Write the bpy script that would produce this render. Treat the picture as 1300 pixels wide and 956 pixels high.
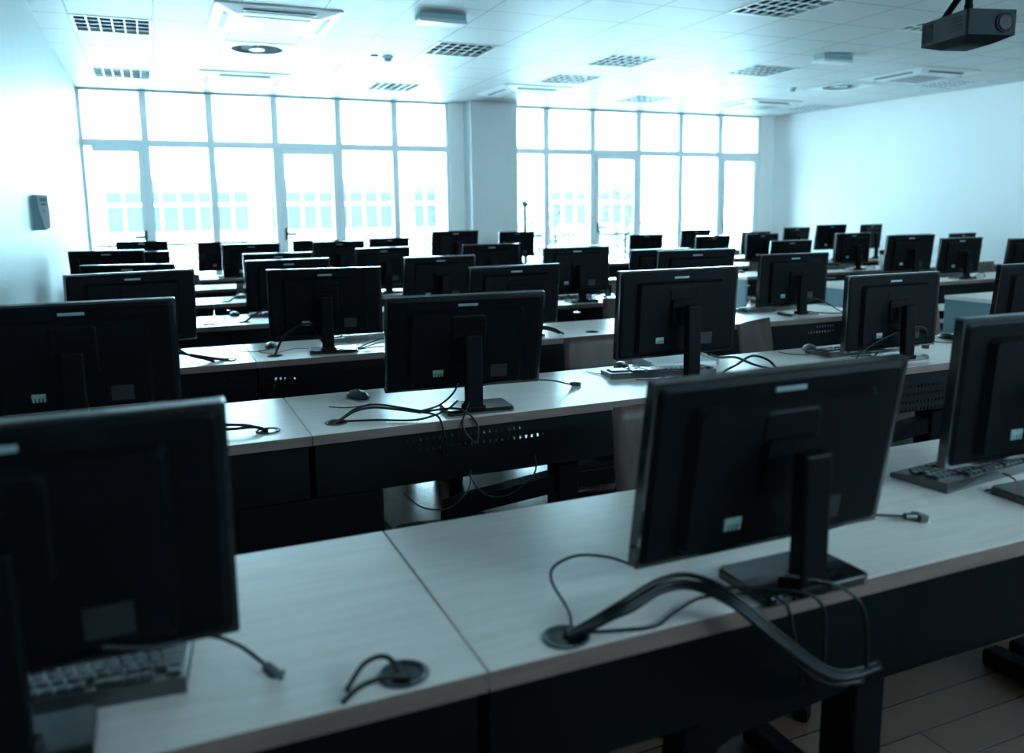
import bpy, bmesh, math, random
from mathutils import Vector, Matrix
sc = bpy.context.scene
for o in list(bpy.data.objects): bpy.data.objects.remove(o)
C = sc.collection
PI = math.pi
R = math.radians

# ---------------------------------------------------------------- camera, daylight, exposure
FPX, YAW, PITCH, ROLL = 1046.2, 0.40646, 0.15067, -0.01374
cd = bpy.data.cameras.new('camera'); cam = bpy.data.objects.new('camera', cd); C.objects.link(cam)
cd.sensor_width = 36; cd.lens = FPX*36/1300; cd.shift_y = -44.5/1300
cd.clip_start = 0.05; cd.clip_end = 300
F = Vector((math.sin(YAW)*math.cos(PITCH), math.cos(YAW)*math.cos(PITCH), -math.sin(PITCH)))
Rt = Vector((math.cos(YAW), -math.sin(YAW), 0)); U = Rt.cross(F)
R2 = math.cos(ROLL)*Rt + math.sin(ROLL)*U; U2 = -math.sin(ROLL)*Rt + math.cos(ROLL)*U
mw = Matrix(((R2.x, U2.x, -F.x, 0), (R2.y, U2.y, -F.y, 0), (R2.z, U2.z, -F.z, 1.39), (0, 0, 0, 1)))
cam.matrix_world = mw
cd.dof.use_dof = True; cd.dof.focus_distance = 3.0; cd.dof.aperture_fstop = 2.4
sc.camera = cam

SKY = (0.50, 0.84, 1.0); SKY_STRENGTH = 8.5
w = bpy.data.worlds.new('sky'); sc.world = w; w.use_nodes = True
bg = w.node_tree.nodes['Background']
bg.inputs[0].default_value = (*SKY, 1); bg.inputs[1].default_value = SKY_STRENGTH
def portal(name, loc, sx, sy, rot):
    l = bpy.data.lights.new(name, 'AREA'); l.shape = 'RECTANGLE'; l.size = sx; l.size_y = sy
    l.cycles.is_portal = True
    o = bpy.data.objects.new(name, l); C.objects.link(o); o.location = loc; o.rotation_euler = rot
portal('daylight_portal', (1.62, 11.62, 1.5), 4.8, 3.0, (-PI/2, 0, 0))
portal('daylight_portal', (7.05, 11.62, 1.5), 4.9, 3.0, (-PI/2, 0, 0))
portal('daylight_portal', (5.9, -2.15, 2.5), 8.0, 0.45, (PI/2, 0, 0))  # serves the opening added behind the camera for fill light
sc.view_settings.view_transform = 'Standard'; sc.view_settings.look = 'None'
sc.view_settings.exposure = 2.05; sc.view_settings.gamma = 1; sc.view_settings.use_curve_mapping = False
sc.cycles.use_denoising = True
sc.cycles.max_bounces = 8; sc.cycles.diffuse_bounces = 5; sc.cycles.glossy_bounces = 4
sc.cycles.transparent_max_bounces = 12; sc.cycles.caustics_reflective = False; sc.cycles.caustics_refractive = False
sc.cycles.sample_clamp_indirect = 6

# ---------------------------------------------------------------- materials
def mat(name, col, rough=0.5, metal=0.0, spec=0.5, var=0.0, scale=8, bump=0.0, stretch=(1,1,1)):
    m = bpy.data.materials.new(name); m.use_nodes = True
    nt = m.node_tree; b = nt.nodes['Principled BSDF']
    b.inputs['Base Color'].default_value = (*col, 1); b.inputs['Roughness'].default_value = rough
    b.inputs['Metallic'].default_value = metal; b.inputs['Specular IOR Level'].default_value = spec
    tc = nt.nodes.new('ShaderNodeTexCoord'); mp = nt.nodes.new('ShaderNodeMapping')
    mp.inputs['Scale'].default_value = stretch
    nz = nt.nodes.new('ShaderNodeTexNoise'); nz.inputs['Scale'].default_value = scale; nz.inputs['Detail'].default_value = 4
    nt.links.new(tc.outputs['Object'], mp.inputs[0]); nt.links.new(mp.outputs[0], nz.inputs['Vector'])
    if var > 0:
        mx = nt.nodes.new('ShaderNodeMix'); mx.data_type = 'RGBA'
        mx.inputs['A'].default_value = (*[c*(1-var) for c in col], 1); mx.inputs['B'].default_value = (*[min(1, c*(1+var)) for c in col], 1)
        nt.links.new(nz.outputs['Fac'], mx.inputs['Factor']); nt.links.new(mx.outputs['Result'], b.inputs['Base Color'])
    if bump > 0:
        bp = nt.nodes.new('ShaderNodeBump'); bp.inputs['Strength'].default_value = bump; bp.inputs['Distance'].default_value = 0.002
        nt.links.new(nz.outputs['Fac'], bp.inputs['Height']); nt.links.new(bp.outputs[0], b.inputs['Normal'])
    return m
M = {}
M['black'] = mat('black_plastic', (0.0028, 0.0034, 0.0044), 0.5, spec=0.08, var=0.15, scale=60)
M['black_gloss'] = mat('gloss_black_plastic', (0.004, 0.005, 0.006), 0.14, spec=1.0, var=0.1, scale=40)
M['bezel'] = mat('bezel_plastic', (0.014, 0.016, 0.018), 0.13, spec=1.0, var=0.1, scale=40)
M['screen'] = mat('screen_glass', (0.006, 0.007, 0.009), 0.12, var=0.1)
M['darkmetal'] = mat('black_painted_steel', (0.0025, 0.003, 0.0035), 0.6, spec=0.06, var=0.2, scale=30)
M['socket'] = mat('pale_socket_plastic', (0.26, 0.36, 0.34), 0.4, var=0.1)
M['slot'] = mat('satin_badge_strip', (0.32, 0.42, 0.44), 0.3, metal=0.4, var=0.1)
M['sticker'] = mat('grey_rating_sticker', (0.006, 0.0085, 0.0095), 0.6, var=0.35, scale=120)
M['cable'] = mat('black_cable_rubber', (0.005, 0.006, 0.007), 0.4, spec=0.3, var=0.1)
M['plug'] = mat('grey_plug_plastic', (0.03, 0.045, 0.05), 0.35, var=0.1)
M['metalplug'] = mat('plug_steel', (0.45, 0.5, 0.52), 0.25, metal=0.9, var=0.1)
M['key'] = mat('key_plastic', (0.03, 0.032, 0.034), 0.3, spec=0.9, var=0.2, scale=90)
M['mouse'] = mat('mouse_plastic', (0.008, 0.01, 0.011), 0.3, spec=0.6, var=0.1)
M['white'] = mat('white_painted_metal', (0.64, 0.66, 0.67), 0.35, var=0.03)
M['frame'] = mat('light_grey_aluminium', (0.78, 0.82, 0.84), 0.4, var=0.04)
M['endpanel'] = mat('blue_grey_laminate', (0.10, 0.18, 0.21), 0.5, var=0.06)
M['chairwood'] = None
M['shaded_reflector'] = mat('louvre_shade_tint', (0.03, 0.09, 0.13), 0.35, metal=0.3, var=0.1)  # dark blue puts the shade inside the light cells into the colour
M['louvre'] = mat('white_louvre_blade', (0.75, 0.78, 0.79), 0.35, var=0.03)
M['vent_dark'] = mat('dark_vent_slot', (0.008, 0.03, 0.04), 0.5, var=0.1)
M['projector'] = mat('grey_projector_plastic', (0.008, 0.014, 0.017), 0.6, spec=0.15, var=0.1)
M['lens'] = mat('lens_glass', (0.004, 0.004, 0.006), 0.3, spec=0.15, var=0.1)
M['wallpaint'] = mat('white_wall_paint', (0.88, 0.88, 0.88), 0.6, var=0.02, scale=3, bump=0.05)
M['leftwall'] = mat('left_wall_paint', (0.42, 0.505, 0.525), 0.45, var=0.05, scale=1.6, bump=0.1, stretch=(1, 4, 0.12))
M['column'] = mat('grey_column_paint', (0.62, 0.65, 0.66), 0.6, var=0.03, scale=3)
M['facade'] = mat('white_render_facade', (0.85, 0.85, 0.84), 0.8, var=0.03, scale=0.6)
M['facade_glass'] = mat('facade_window_glass', (0.04, 0.042, 0.038), 0.6, spec=0.2, var=0.35, scale=0.9)
M['facade_blind'] = mat('facade_blind', (0.052, 0.056, 0.055), 0.6, var=0.1, scale=2)
M['paving'] = mat('pale_paving', (0.7, 0.7, 0.68), 0.8, var=0.08)
M['steel'] = mat('railing_steel', (0.016, 0.022, 0.024), 0.5, spec=0.2, var=0.05)
M['leaf'] = mat('pale_green_leaf', (0.028, 0.045, 0.02), 0.5, var=0.3, scale=5)
M['bark'] = mat('tree_bark', (0.16, 0.12, 0.09), 0.8, var=0.3)
M['pot'] = mat('terracotta_pot', (0.06, 0.024, 0.02), 0.7, var=0.1)
M['plaquedark'] = mat('grey_blue_housing', (0.22, 0.38, 0.42), 0.4, var=0.1)
M['stand'] = mat('grey_stand_paint', (0.10, 0.16, 0.18), 0.4, var=0.1)
M['paper'] = mat('white_paper', (0.85, 0.86, 0.87), 0.5, var=0.02)

def glassmat(name, col, mixf):
    m = bpy.data.materials.new(name); m.use_nodes = True; nt = m.node_tree; nt.nodes.clear()
    out = nt.nodes.new('ShaderNodeOutputMaterial'); t = nt.nodes.new('ShaderNodeBsdfTransparent'); g = nt.nodes.new('ShaderNodeBsdfGlossy')
    t.inputs[0].default_value = (*col, 1); g.inputs['Roughness'].default_value = 0.02
    fr = nt.nodes.new('ShaderNodeFresnel'); fr.inputs[0].default_value = 1.3
    mx = nt.nodes.new('ShaderNodeMixShader'); nt.links.new(fr.outputs[0], mx.inputs[0]); nt.links.new(t.outputs[0], mx.inputs[1]); nt.links.new(g.outputs[0], mx.inputs[2])
    nt.links.new(mx.outputs[0], out.inputs[0]); return m
M['glass'] = glassmat('window_glass', (0.95, 0.98, 0.99), 0.05)
M['cupglass'] = glassmat('clear_plastic', (0.80, 0.86, 0.88), 0.1)

def woodmat(name, c1, c2, rough, along=(1.5, 14, 14), spec=0.5, bump=0.02):
    m = bpy.data.materials.new(name); m.use_nodes = True; nt = m.node_tree; b = nt.nodes['Principled BSDF']
    tc = nt.nodes.new('ShaderNodeTexCoord'); mp = nt.nodes.new('ShaderNodeMapping'); mp.inputs['Scale'].default_value = along
    nz = nt.nodes.new('ShaderNodeTexNoise'); nz.inputs['Scale'].default_value = 3; nz.inputs['Detail'].default_value = 6; nz.inputs['Distortion'].default_value = 0.6
    cr = nt.nodes.new('ShaderNodeValToRGB'); cr.color_ramp.elements[0].position = 0.35; cr.color_ramp.elements[1].position = 0.65
    cr.color_ramp.elements[0].color = (*c1, 1); cr.color_ramp.elements[1].color = (*c2, 1)
    nt.links.new(tc.outputs['Object'], mp.inputs[0]); nt.links.new(mp.outputs[0], nz.inputs['Vector'])
    nt.links.new(nz.outputs['Fac'], cr.inputs[0]); nt.links.new(cr.outputs[0], b.inputs['Base Color'])
    b.inputs['Roughness'].default_value = rough; b.inputs['Specular IOR Level'].default_value = spec
    bp = nt.nodes.new('ShaderNodeBump'); bp.inputs['Strength'].default_value = bump; nt.links.new(nz.outputs['Fac'], bp.inputs['Height']); nt.links.new(bp.outputs[0], b.inputs['Normal'])
    return m
M['desk'] = woodmat('pale_maple_laminate', (0.76, 0.64, 0.59), (0.84, 0.72, 0.67), 0.30, spec=0.55)
M['edge'] = woodmat('desk_edge_band', (0.15, 0.095, 0.08), (0.20, 0.125, 0.105), 0.5)
M['chairwood'] = woodmat('brown_plywood', (0.075, 0.040, 0.032), (0.11, 0.060, 0.048), 0.5, along=(5, 5, 1.1))

def floormat():
    m = bpy.data.materials.new('dark_parquet'); m.use_nodes = True; nt = m.node_tree; b = nt.nodes['Principled BSDF']
    tc = nt.nodes.new('ShaderNodeTexCoord'); br = nt.nodes.new('ShaderNodeTexBrick')
    br.inputs['Color1'].default_value = (0.085, 0.045, 0.032, 1); br.inputs['Color2'].default_value = (0.13, 0.07, 0.05, 1); br.inputs['Mortar'].default_value = (0.02, 0.012, 0.01, 1)
    br.inputs['Scale'].default_value = 1; br.inputs['Brick Width'].default_value = 0.9; br.inputs['Row Height'].default_value = 0.12; br.inputs['Mortar Size'].default_value = 0.003
    nt.links.new(tc.outputs['Object'], br.inputs['Vector']); nt.links.new(br.outputs[0], b.inputs['Base Color'])
    nz = nt.nodes.new('ShaderNodeTexNoise'); nz.inputs['Scale'].default_value = 2.5
    mr = nt.nodes.new('ShaderNodeMapRange'); mr.inputs['To Min'].default_value = 0.16; mr.inputs['To Max'].default_value = 0.30
    nt.links.new(nz.outputs['Fac'], mr.inputs['Value']); nt.links.new(mr.outputs[0], b.inputs['Roughness'])
    b.inputs['Specular IOR Level'].default_value = 0.7
    return m
M['floor'] = floormat()

GX, GY, GT = 1.924, 6.230, 0.6        # ceiling tile grid
def ceilmat():
    m = bpy.data.materials.new('ceiling_tiles'); m.use_nodes = True; nt = m.node_tree; b = nt.nodes['Principled BSDF']
    tc = nt.nodes.new('ShaderNodeTexCoord'); sp = nt.nodes.new('ShaderNodeSeparateXYZ'); nt.links.new(tc.outputs['Object'], sp.inputs[0])
    def mth(op, a, v=None, c=None):
        n = nt.nodes.new('ShaderNodeMath'); n.operation = op; nt.links.new(a, n.inputs[0])
        if v is not None:
            if isinstance(v, (int, float)): n.inputs[1].default_value = v
            else: nt.links.new(v, n.inputs[1])
        if c is not None: n.inputs[2].default_value = c
        return n.outputs[0]
    def line(s, off):
        f = mth('SUBTRACT', s, off); f = mth('PINGPONG', f, GT/2); return mth('LESS_THAN', f, 0.007)
    l = mth('MAXIMUM', line(sp.outputs[0], GX), line(sp.outputs[1], GY))
    nz = nt.nodes.new('ShaderNodeTexNoise'); nz.inputs['Scale'].default_value = 1.2
    tb = nt.nodes.new('ShaderNodeMix'); tb.data_type = 'RGBA'; tb.inputs['A'].default_value = (0.46, 0.475, 0.48, 1); tb.inputs['B'].default_value = (0.50, 0.515, 0.52, 1)
    nt.links.new(nz.outputs['Fac'], tb.inputs['Factor'])
    mx = nt.nodes.new('ShaderNodeMix'); mx.data_type = 'RGBA'; nt.links.new(tb.outputs['Result'], mx.inputs['A']); mx.inputs['B'].default_value = (0.15, 0.19, 0.21, 1)
    nt.links.new(l, mx.inputs['Factor']); nt.links.new(mx.outputs['Result'], b.inputs['Base Color'])
    b.inputs['Roughness'].default_value = 0.5
    return m
M['ceiling'] = ceilmat()

def perfmat():
    """black steel sheet with rows of punched slots"""
    m = bpy.data.materials.new('perforated_black_steel'); m.use_nodes = True; nt = m.node_tree; b = nt.nodes['Principled BSDF']
    b.inputs['Base Color'].default_value = (0.004, 0.005, 0.006, 1); b.inputs['Roughness'].default_value = 0.5; b.inputs['Specular IOR Level'].default_value = 0.12
    tc = nt.nodes.new('ShaderNodeTexCoord'); sp = nt.nodes.new('ShaderNodeSeparateXYZ'); nt.links.new(tc.outputs['Object'], sp.inputs[0])
    def mth(op, a, v):
        n = nt.nodes.new('ShaderNodeMath'); n.operation = op; nt.links.new(a, n.inputs[0])
        if isinstance(v, (int, float)): n.inputs[1].default_value = v
        else: nt.links.new(v, n.inputs[1])
        return n.outputs[0]
    a = mth('LESS_THAN', mth('PINGPONG', sp.outputs[0], 0.011), 0.004)
    c = mth('LESS_THAN', mth('PINGPONG', sp.outputs[2], 0.017), 0.006)
    h = mth('MULTIPLY', a, c)
    nz = nt.nodes.new('ShaderNodeTexNoise'); nz.inputs['Scale'].default_value = 2.2; nz.inputs['Detail'].default_value = 1
    mp = nt.nodes.new('ShaderNodeMapping'); mp.inputs['Scale'].default_value = (1.0, 1.0, 3.0); nt.links.new(tc.outputs['Object'], mp.inputs[0]); nt.links.new(mp.outputs[0], nz.inputs['Vector'])
    h = mth('MULTIPLY', h, mth('GREATER_THAN', nz.outputs['Fac'], 0.57))
    keep = mth('SUBTRACT', h, 0.0); inv = nt.nodes.new('ShaderNodeMath'); inv.operation = 'SUBTRACT'; inv.inputs[0].default_value = 1; nt.links.new(keep, inv.inputs[1])
    nt.links.new(inv.outputs[0], b.inputs['Alpha'])
    return m
M['perf'] = perfmat()

# ---------------------------------------------------------------- helpers
def box(bm, x0, x1, y0, y1, z0, z1, bev=0.0, seg=2):
    r = bmesh.ops.create_cube(bm, size=1)
    for v in r['verts']:
        v.co = Vector(((x0+x1)/2 + v.co.x*(x1-x0), (y0+y1)/2 + v.co.y*(y1-y0), (z0+z1)/2 + v.co.z*(z1-z0)))
    if bev > 0:
        es = list({e for v in r['verts'] for e in v.link_edges})
        bmesh.ops.bevel(bm, geom=es, offset=bev, segments=seg, affect='EDGES', profile=0.5)
def cyl(bm, c, r, h, n=20, r2=None, axis='Z'):
    m = Matrix.Translation(Vector(c)) @ {'Z': Matrix(), 'X': Matrix.Rotation(PI/2, 4, 'Y'), 'Y': Matrix.Rotation(PI/2, 4, 'X')}[axis]
    bmesh.ops.create_cone(bm, cap_ends=True, segments=n, radius1=r, radius2=r if r2 is None else r2, depth=h, matrix=m)
def smooth_path(pts, sub=6):
    P = [Vector(p) for p in pts]; out = []
    for i in range(len(P)-1):
        p0 = P[max(i-1, 0)]; p1 = P[i]; p2 = P[i+1]; p3 = P[min(i+2, len(P)-1)]
        for k in range(sub):
            t = k/sub
            out.append(0.5*((2*p1) + (p2-p0)*t + (2*p0-5*p1+4*p2-p3)*t*t + (3*p1-p0-3*p2+p3)*t**3))
    out.append(P[-1]); return out
def tube(bm, pts, r, n=8, smooth=True):
    P = smooth_path(pts) if smooth else [Vector(p) for p in pts]
    rings = []; up = Vector((0, 0, 1))
    for i, p in enumerate(P):
        d = (P[min(i+1, len(P)-1)] - P[max(i-1, 0)]).normalized()
        a = d.cross(up)
        if a.length < 1e-3: a = d.cross(Vector((1, 0, 0)))
        a.normalize(); b = d.cross(a).normalized()
        rings.append([bm.verts.new(p + r*(math.cos(2*PI*k/n)*a + math.sin(2*PI*k/n)*b)) for k in range(n)])
    for i in range(len(rings)-1):
        for k in range(n):
            bm.faces.new((rings[i][k], rings[i][(k+1) % n], rings[i+1][(k+1) % n], rings[i+1][k]))
    bm.faces.new(rings[0][::-1]); bm.faces.new(rings[-1])
def prism(bm, poly, z0, z1, fn=None):
    """poly in (u,v), extruded z0..z1; fn maps (u,v,w) to a point"""
    fn = fn or (lambda u, v, w: (u, v, w))
    a = [bm.verts.new(fn(u, v, z0)) for u, v in poly]; b = [bm.verts.new(fn(u, v, z1)) for u, v in poly]
    n = len(poly)
    bm.faces.new(a[::-1]); bm.faces.new(b)
    for i in range(n): bm.faces.new((a[i], a[(i+1) % n], b[(i+1) % n], b[i]))
def rrect(x0, x1, y0, y1, r, n=5):
    out = []
    for cx, cy, a0 in ((x1-r, y1-r, 0), (x0+r, y1-r, 90), (x0+r, y0+r, 180), (x1-r, y0+r, 270)):
        for k in range(n+1):
            a = R(a0 + 90*k/n); out.append((cx + r*math.cos(a), cy + r*math.sin(a)))
    return out
def obj(name, bm, m, parent=None, loc=(0, 0, 0), rot=(0, 0, 0), smooth=False):
    bmesh.ops.recalc_face_normals(bm, faces=bm.faces)
    me = bpy.data.meshes.new(name); bm.to_mesh(me); bm.free()
    me.materials.append(M[m] if isinstance(m, str) else m)
    if smooth:
        for p in me.polygons: p.use_smooth = True
    o = bpy.data.objects.new(name, me); C.objects.link(o)
    o.location = loc; o.rotation_euler = rot
    if parent is not None: o.parent = parent
    return o
def tag(o, label=None, cat=None, group=None, kind=None):
    if label: o['label'] = label
    if cat: o['category'] = cat
    if group: o['group'] = group
    if kind: o['kind'] = kind
    return o
def empty(name, loc=(0, 0, 0), rz=0, label=None, cat=None, group=None, kind=None, parent=None):
    o = bpy.data.objects.new(name, None); C.objects.link(o); o.empty_display_size = 0.1
    o.location = loc; o.rotation_euler = (0, 0, rz)
    if parent is not None: o.parent = parent
    return tag(o, label, cat, group, kind)
def kids(o): return [c for c in list(bpy.data.objects) if c.parent == o]
def dup(root, loc, rz, label, group=None):
    tree = TREE[root.name]
    r = root.copy(); C.objects.link(r); r.location = loc; r.rotation_euler = (0, 0, rz)
    r['label'] = label
    if group: r['group'] = group
    for ch, subs in tree:
        c = ch.copy(); C.objects.link(c); c.parent = r
        for g in subs:
            d = g.copy(); C.objects.link(d); d.parent = c
    return r
TREE = {}
def register(root):
    TREE[root.name] = [(c, kids(c)) for c in kids(root)]; return root
B = bmesh.new

# ---------------------------------------------------------------- room shell
CEIL = 2.974; XL = -0.72; YW = 11.3; YB = -2.1
def rw(y): return 9.70 + (11.3 - y)*0.11      # right wall line
bm = B(); box(bm, XL, rw(YB)+0.2, YB-0.1, 11.6, -0.12, 0); tag(obj('floor', bm, 'floor'), 'dark brown parquet floor', kind='structure')
LIGHT_CELLS = [(-4, 2), (-4, 6), (1, 2), (1, 6), (4, 2), (4, 4), (7, 6), (4, -2), (7, 2), (7, -2), (12, 2), (12, 6)]
ROUND_CELLS = [(-2, 3), (10, 3)]
holes = set(LIGHT_CELLS) | set(ROUND_CELLS)
bm = B()
i0, i1 = int((XL-0.3-GX)//GT), int((11.6-GX)//GT)+1; j0, j1 = int((YB-GY)//GT), int((11.7-GY)//GT)+1
vv = {}
def cv(i, j):
    if (i, j) not in vv: vv[(i, j)] = bm.verts.new((GX+GT*i, GY+GT*j, CEIL))
    return vv[(i, j)]
for i in range(i0, i1):
    for j in range(j0, j1):
        if (i, j) in holes: continue
        bm.faces.new((cv(i, j), cv(i, j+1), cv(i+1, j+1), cv(i+1, j)))
tag(obj('ceiling', bm, 'ceiling'), 'white suspended tile ceiling', kind='structure')
bm = B(); box(bm, XL-0.4, 12, YB-0.3, 11.9, CEIL+0.3, CEIL+0.4); tag(obj('ceiling_slab', bm, 'column'), kind='structure')
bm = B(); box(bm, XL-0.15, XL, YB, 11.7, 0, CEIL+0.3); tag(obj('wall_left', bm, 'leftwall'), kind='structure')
bm = B(); prism(bm, [(rw(YB), YB), (rw(11.7), 11.7), (rw(11.7)+0.2, 11.7), (rw(YB)+0.2, YB)], 0, CEIL+0.3); tag(obj('wall_right', bm, 'wallpaint'), kind='structure')
# wall behind the camera, with an unseen high opening added for fill light
bm = B(); box(bm, XL, rw(YB)+0.2, YB-0.1, YB, 0, 2.3); box(bm, XL, rw(YB)+0.2, YB-0.1, YB, 2.7, CEIL+0.3)
box(bm, XL, 2.0, YB-0.1, YB, 2.3, 2.7); box(bm, 9.8, rw(YB)+0.2, YB-0.1, YB, 2.3, 2.7); tag(obj('wall_back', bm, 'wallpaint'), kind='structure')
bm = B(); box(bm, 3.93, 4.72, YW-0.05, 11.7, 0, CEIL+0.3); box(bm, XL-0.1, XL+0.02, YW-0.03, 11.7, 0, CEIL); box(bm, 9.42, rw(11.3)+0.2, YW-0.02, 11.7, 0, CEIL)
box(bm, XL-0.1, 9.9, YW+0.06, 11.7, CEIL-0.012, CEIL+0.3)
tag(obj('wall_front', bm, 'wallpaint'), kind='structure')
bm = B(); box(bm, 4.14, 4.84, 10.95, 11.26, 0, CEIL); tag(obj('column', bm, 'column'), kind='structure')
for nm, x0, x1, rot in (('baseboard_left', XL, XL+0.015, 0),):
    bm = B(); box(bm, x0, x1, YB, 11.25, 0, 0.07); tag(obj(nm, bm, 'white'), kind='structure')

# windows: mullions, transom, sashes, doors with handles, panes
def window(n, xs, sashes, handles):
    w = empty('window_%d' % n, (0, 0, 0), kind='structure')
    y0, y1 = YW, YW+0.07; zt0, zt1 = 2.295, 2.385
    bm = B()
    for k, x in enumerate(xs):
        hw = 0.045 if 0 < k < len(xs)-1 else 0.02
        box(bm, x-hw, x+hw, y0, y1, 0, CEIL-0.012, 0.004, 1)
    box(bm, xs[0], xs[-1], y0+0.003, y1-0.003, zt0, zt1, 0.004, 1)
    box(bm, xs[0], xs[-1], y0+0.003, y1-0.003, 0.0, 0.09)
    box(bm, xs[0], xs[-1], y0+0.003, y1-0.003, CEIL-0.03, CEIL-0.012)
    obj('window_frame', bm, 'frame', w)
    for k in sashes:
        bm = B(); a, b = xs[k]+0.045, xs[k+1]-0.045; t = 0.055; yy0, yy1 = y0-0.018, y0+0.04
        box(bm, a-0.012 if k else xs[0], a+t if k else xs[0]+0.018, yy0, yy1, 0.09, zt0+0.01, 0.004, 1); box(bm, b-t, b+0.012, yy0, yy1, 0.09, zt0+0.01, 0.004, 1)
        box(bm, a+t, b-t, yy0, yy1, zt0-t-0.01, zt0+0.01, 0.004, 1); box(bm, a+t, b-t, yy0, yy1, 0.09, 0.17, 0.004, 1)
        s = obj('sash', bm, 'frame', w)
        if k in handles:
            hx = a+t/2 if handles[k] == 'l' else b-t/2; sg = 1 if handles[k] == 'l' else -1
            bm = B(); box(bm, hx-0.015, hx+0.015, yy0-0.008, yy0, 1.12, 1.28, 0.004, 1); cyl(bm, (hx, yy0-0.03, 1.2), 0.009, 0.06, 12, axis='Y')
            box(bm, hx-0.01 if sg > 0 else hx-0.13, hx+0.13 if sg > 0 else hx+0.01, yy0-0.06, yy0-0.042, 1.19, 1.21, 0.005, 2)
            obj('door_handle', bm, 'steel', s)
    for k in range(len(xs)-1):
        bm = B(); box(bm, xs[k], xs[k+1], y0+0.03, y0+0.036, 0.05, zt0+0.03); box(bm, xs[k], xs[k+1], y0+0.03, y0+0.036, zt1-0.02, CEIL-0.03)
        obj('pane', bm, 'glass', w)
window(1, [-0.70, 0.0, 0.76, 1.555, 2.38, 3.155, 3.91], [0, 3], {0: 'r', 3: 'l'})
window(2, [4.72, 5.47, 6.255, 7.075, 7.86, 8.63, 9.41], [2, 5], {2: 'l', 5: 'l'})

# ---------------------------------------------------------------- desks
YN = [1.03, 2.47, 3.92, 5.38, 6.85, 8.33, 9.82]; TOP = 0.74; DEP = 0.60
ORD = ['front', 'second', 'third', 'fourth', 'fifth', 'sixth', 'seventh']
def ring(cx, cy, parent):
    bm = B()
    n = 24
    prof = [(0.036, 0.0), (0.038, 0.003), (0.034, 0.0045), (0.030, 0.003), (0.028, -0.0005)]
    rows_ = [[bm.verts.new((cx+r*math.cos(2*PI*k/n), cy+r*math.sin(2*PI*k/n), TOP+z)) for k in range(n)] for r, z in prof]
    for a, b in zip(rows_, rows_[1:]):
        for k in range(n): bm.faces.new((a[k], a[(k+1) % n], b[(k+1) % n], b[k]))
    g = obj('grommet', bm, 'plug', parent, smooth=True)
    bm = B(); cyl(bm, (cx, cy, TOP+0.0006), 0.0285, 0.001, 24); obj('grommet_opening', bm, 'screen', g)
def desk(x0, x1, row, label, endpanel=False, groms=(), cage=None):
    y0 = YN[row]; y1 = y0+DEP; g = 0.0015
    t = empty('computer_desk', ((x0+x1)/2, y0+DEP/2, 0), 0, label, 'desk', 'computer desks in rows')
    P = (-(x0+x1)/2, -(y0+DEP/2), 0)
    bm = B(); box(bm, x0+g, x1-g, y0+0.002, y1-0.002, TOP-0.030, TOP, 0.0015, 1); obj('tabletop', bm, 'desk', t, P)
    bm = B(); box(bm, x0+g, x1-g, y0-0.0005, y0+0.002, TOP-0.0305, TOP-0.0008); obj('edge_band', bm, 'edge', t, P)
    bm = B(); box(bm, x0+g, x1-g, y1-0.002, y1+0.0005, TOP-0.0305, TOP-0.0008); obj('edge_band', bm, 'edge', t, P)
    # cable tray with punched front
    bm = B(); box(bm, x0+0.01, x1-0.01, y0+0.025, y0+0.028, 0.535, TOP-0.031); obj('modesty_panel', bm, 'perf' if row else 'darkmetal', t, P)
    bm = B(); box(bm, x0+0.01, x1-0.01, y0+0.028, y0+0.16, 0.535, 0.538); box(bm, x0+0.01, x1-0.01, y0+0.157, y0+0.16, 0.538, 0.60); obj('cable_tray', bm, 'darkmetal', t, P)
    # frame
    xm = (x0+x1)/2
    legs = [x0+0.06, x1-0.06] + ([xm] if x1-x0 > 1.5 else [])
    for lx in legs:
        bm = B(); w_ = 0.04 if lx != xm else 0.045
        box(bm, lx-w_, lx+w_, y0+0.20, y0+0.30, 0.05, TOP-0.06, 0.008, 2)
        box(bm, lx-0.03, lx+0.03, y0+0.03, y1-0.03, TOP-0.07, TOP-0.031, 0.004, 1)
        box(bm, lx-0.035, lx+0.035, y0+0.02, y1-0.02, 0.0, 0.055, 0.012, 2)
        obj('leg', bm, 'darkmetal', t, P)
    if x1-x0 > 1.5:
        bm = B(); box(bm, xm, x1-0.06, y0+0.215, y0+0.285, 0.355, 0.43, 0.01, 2); obj('crossbar', bm, 'darkmetal', t, P)
        bm = B(); prism(bm, [(xm, 0.43), (xm-0.42, 0.385), (xm-0.475, 0.37), (xm-0.485, 0.28), (xm-0.475, 0.265), (xm-0.42, 0.265), (xm-0.405, 0.29), (xm-0.395, 0.315), (xm-0.36, 0.33), (xm, 0.36)], y0+0.215, y0+0.285, lambda u, v, w: (u, w, v)); obj('bracket_arm', bm, 'darkmetal', t, P)
    else:
        bm = B(); box(bm, x0+0.06, x1-0.06, y0+0.215, y0+0.285, 0.355, 0.43, 0.01, 2); obj('crossbar', bm, 'darkmetal', t, P)
    if endpanel:
        bm = B(); box(bm, x0-0.004, x0+0.018, y0+0.01, y1-0.01, 0.0, TOP-0.031, 0.001, 1); obj('end_panel', bm, 'endpanel', t, P)
    for gx, gy in groms:
        ring(gx+P[0], gy+P[1], t)
    return t
side = {'a': 'short', 'b': 'long', 'c': 'long'}
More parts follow.
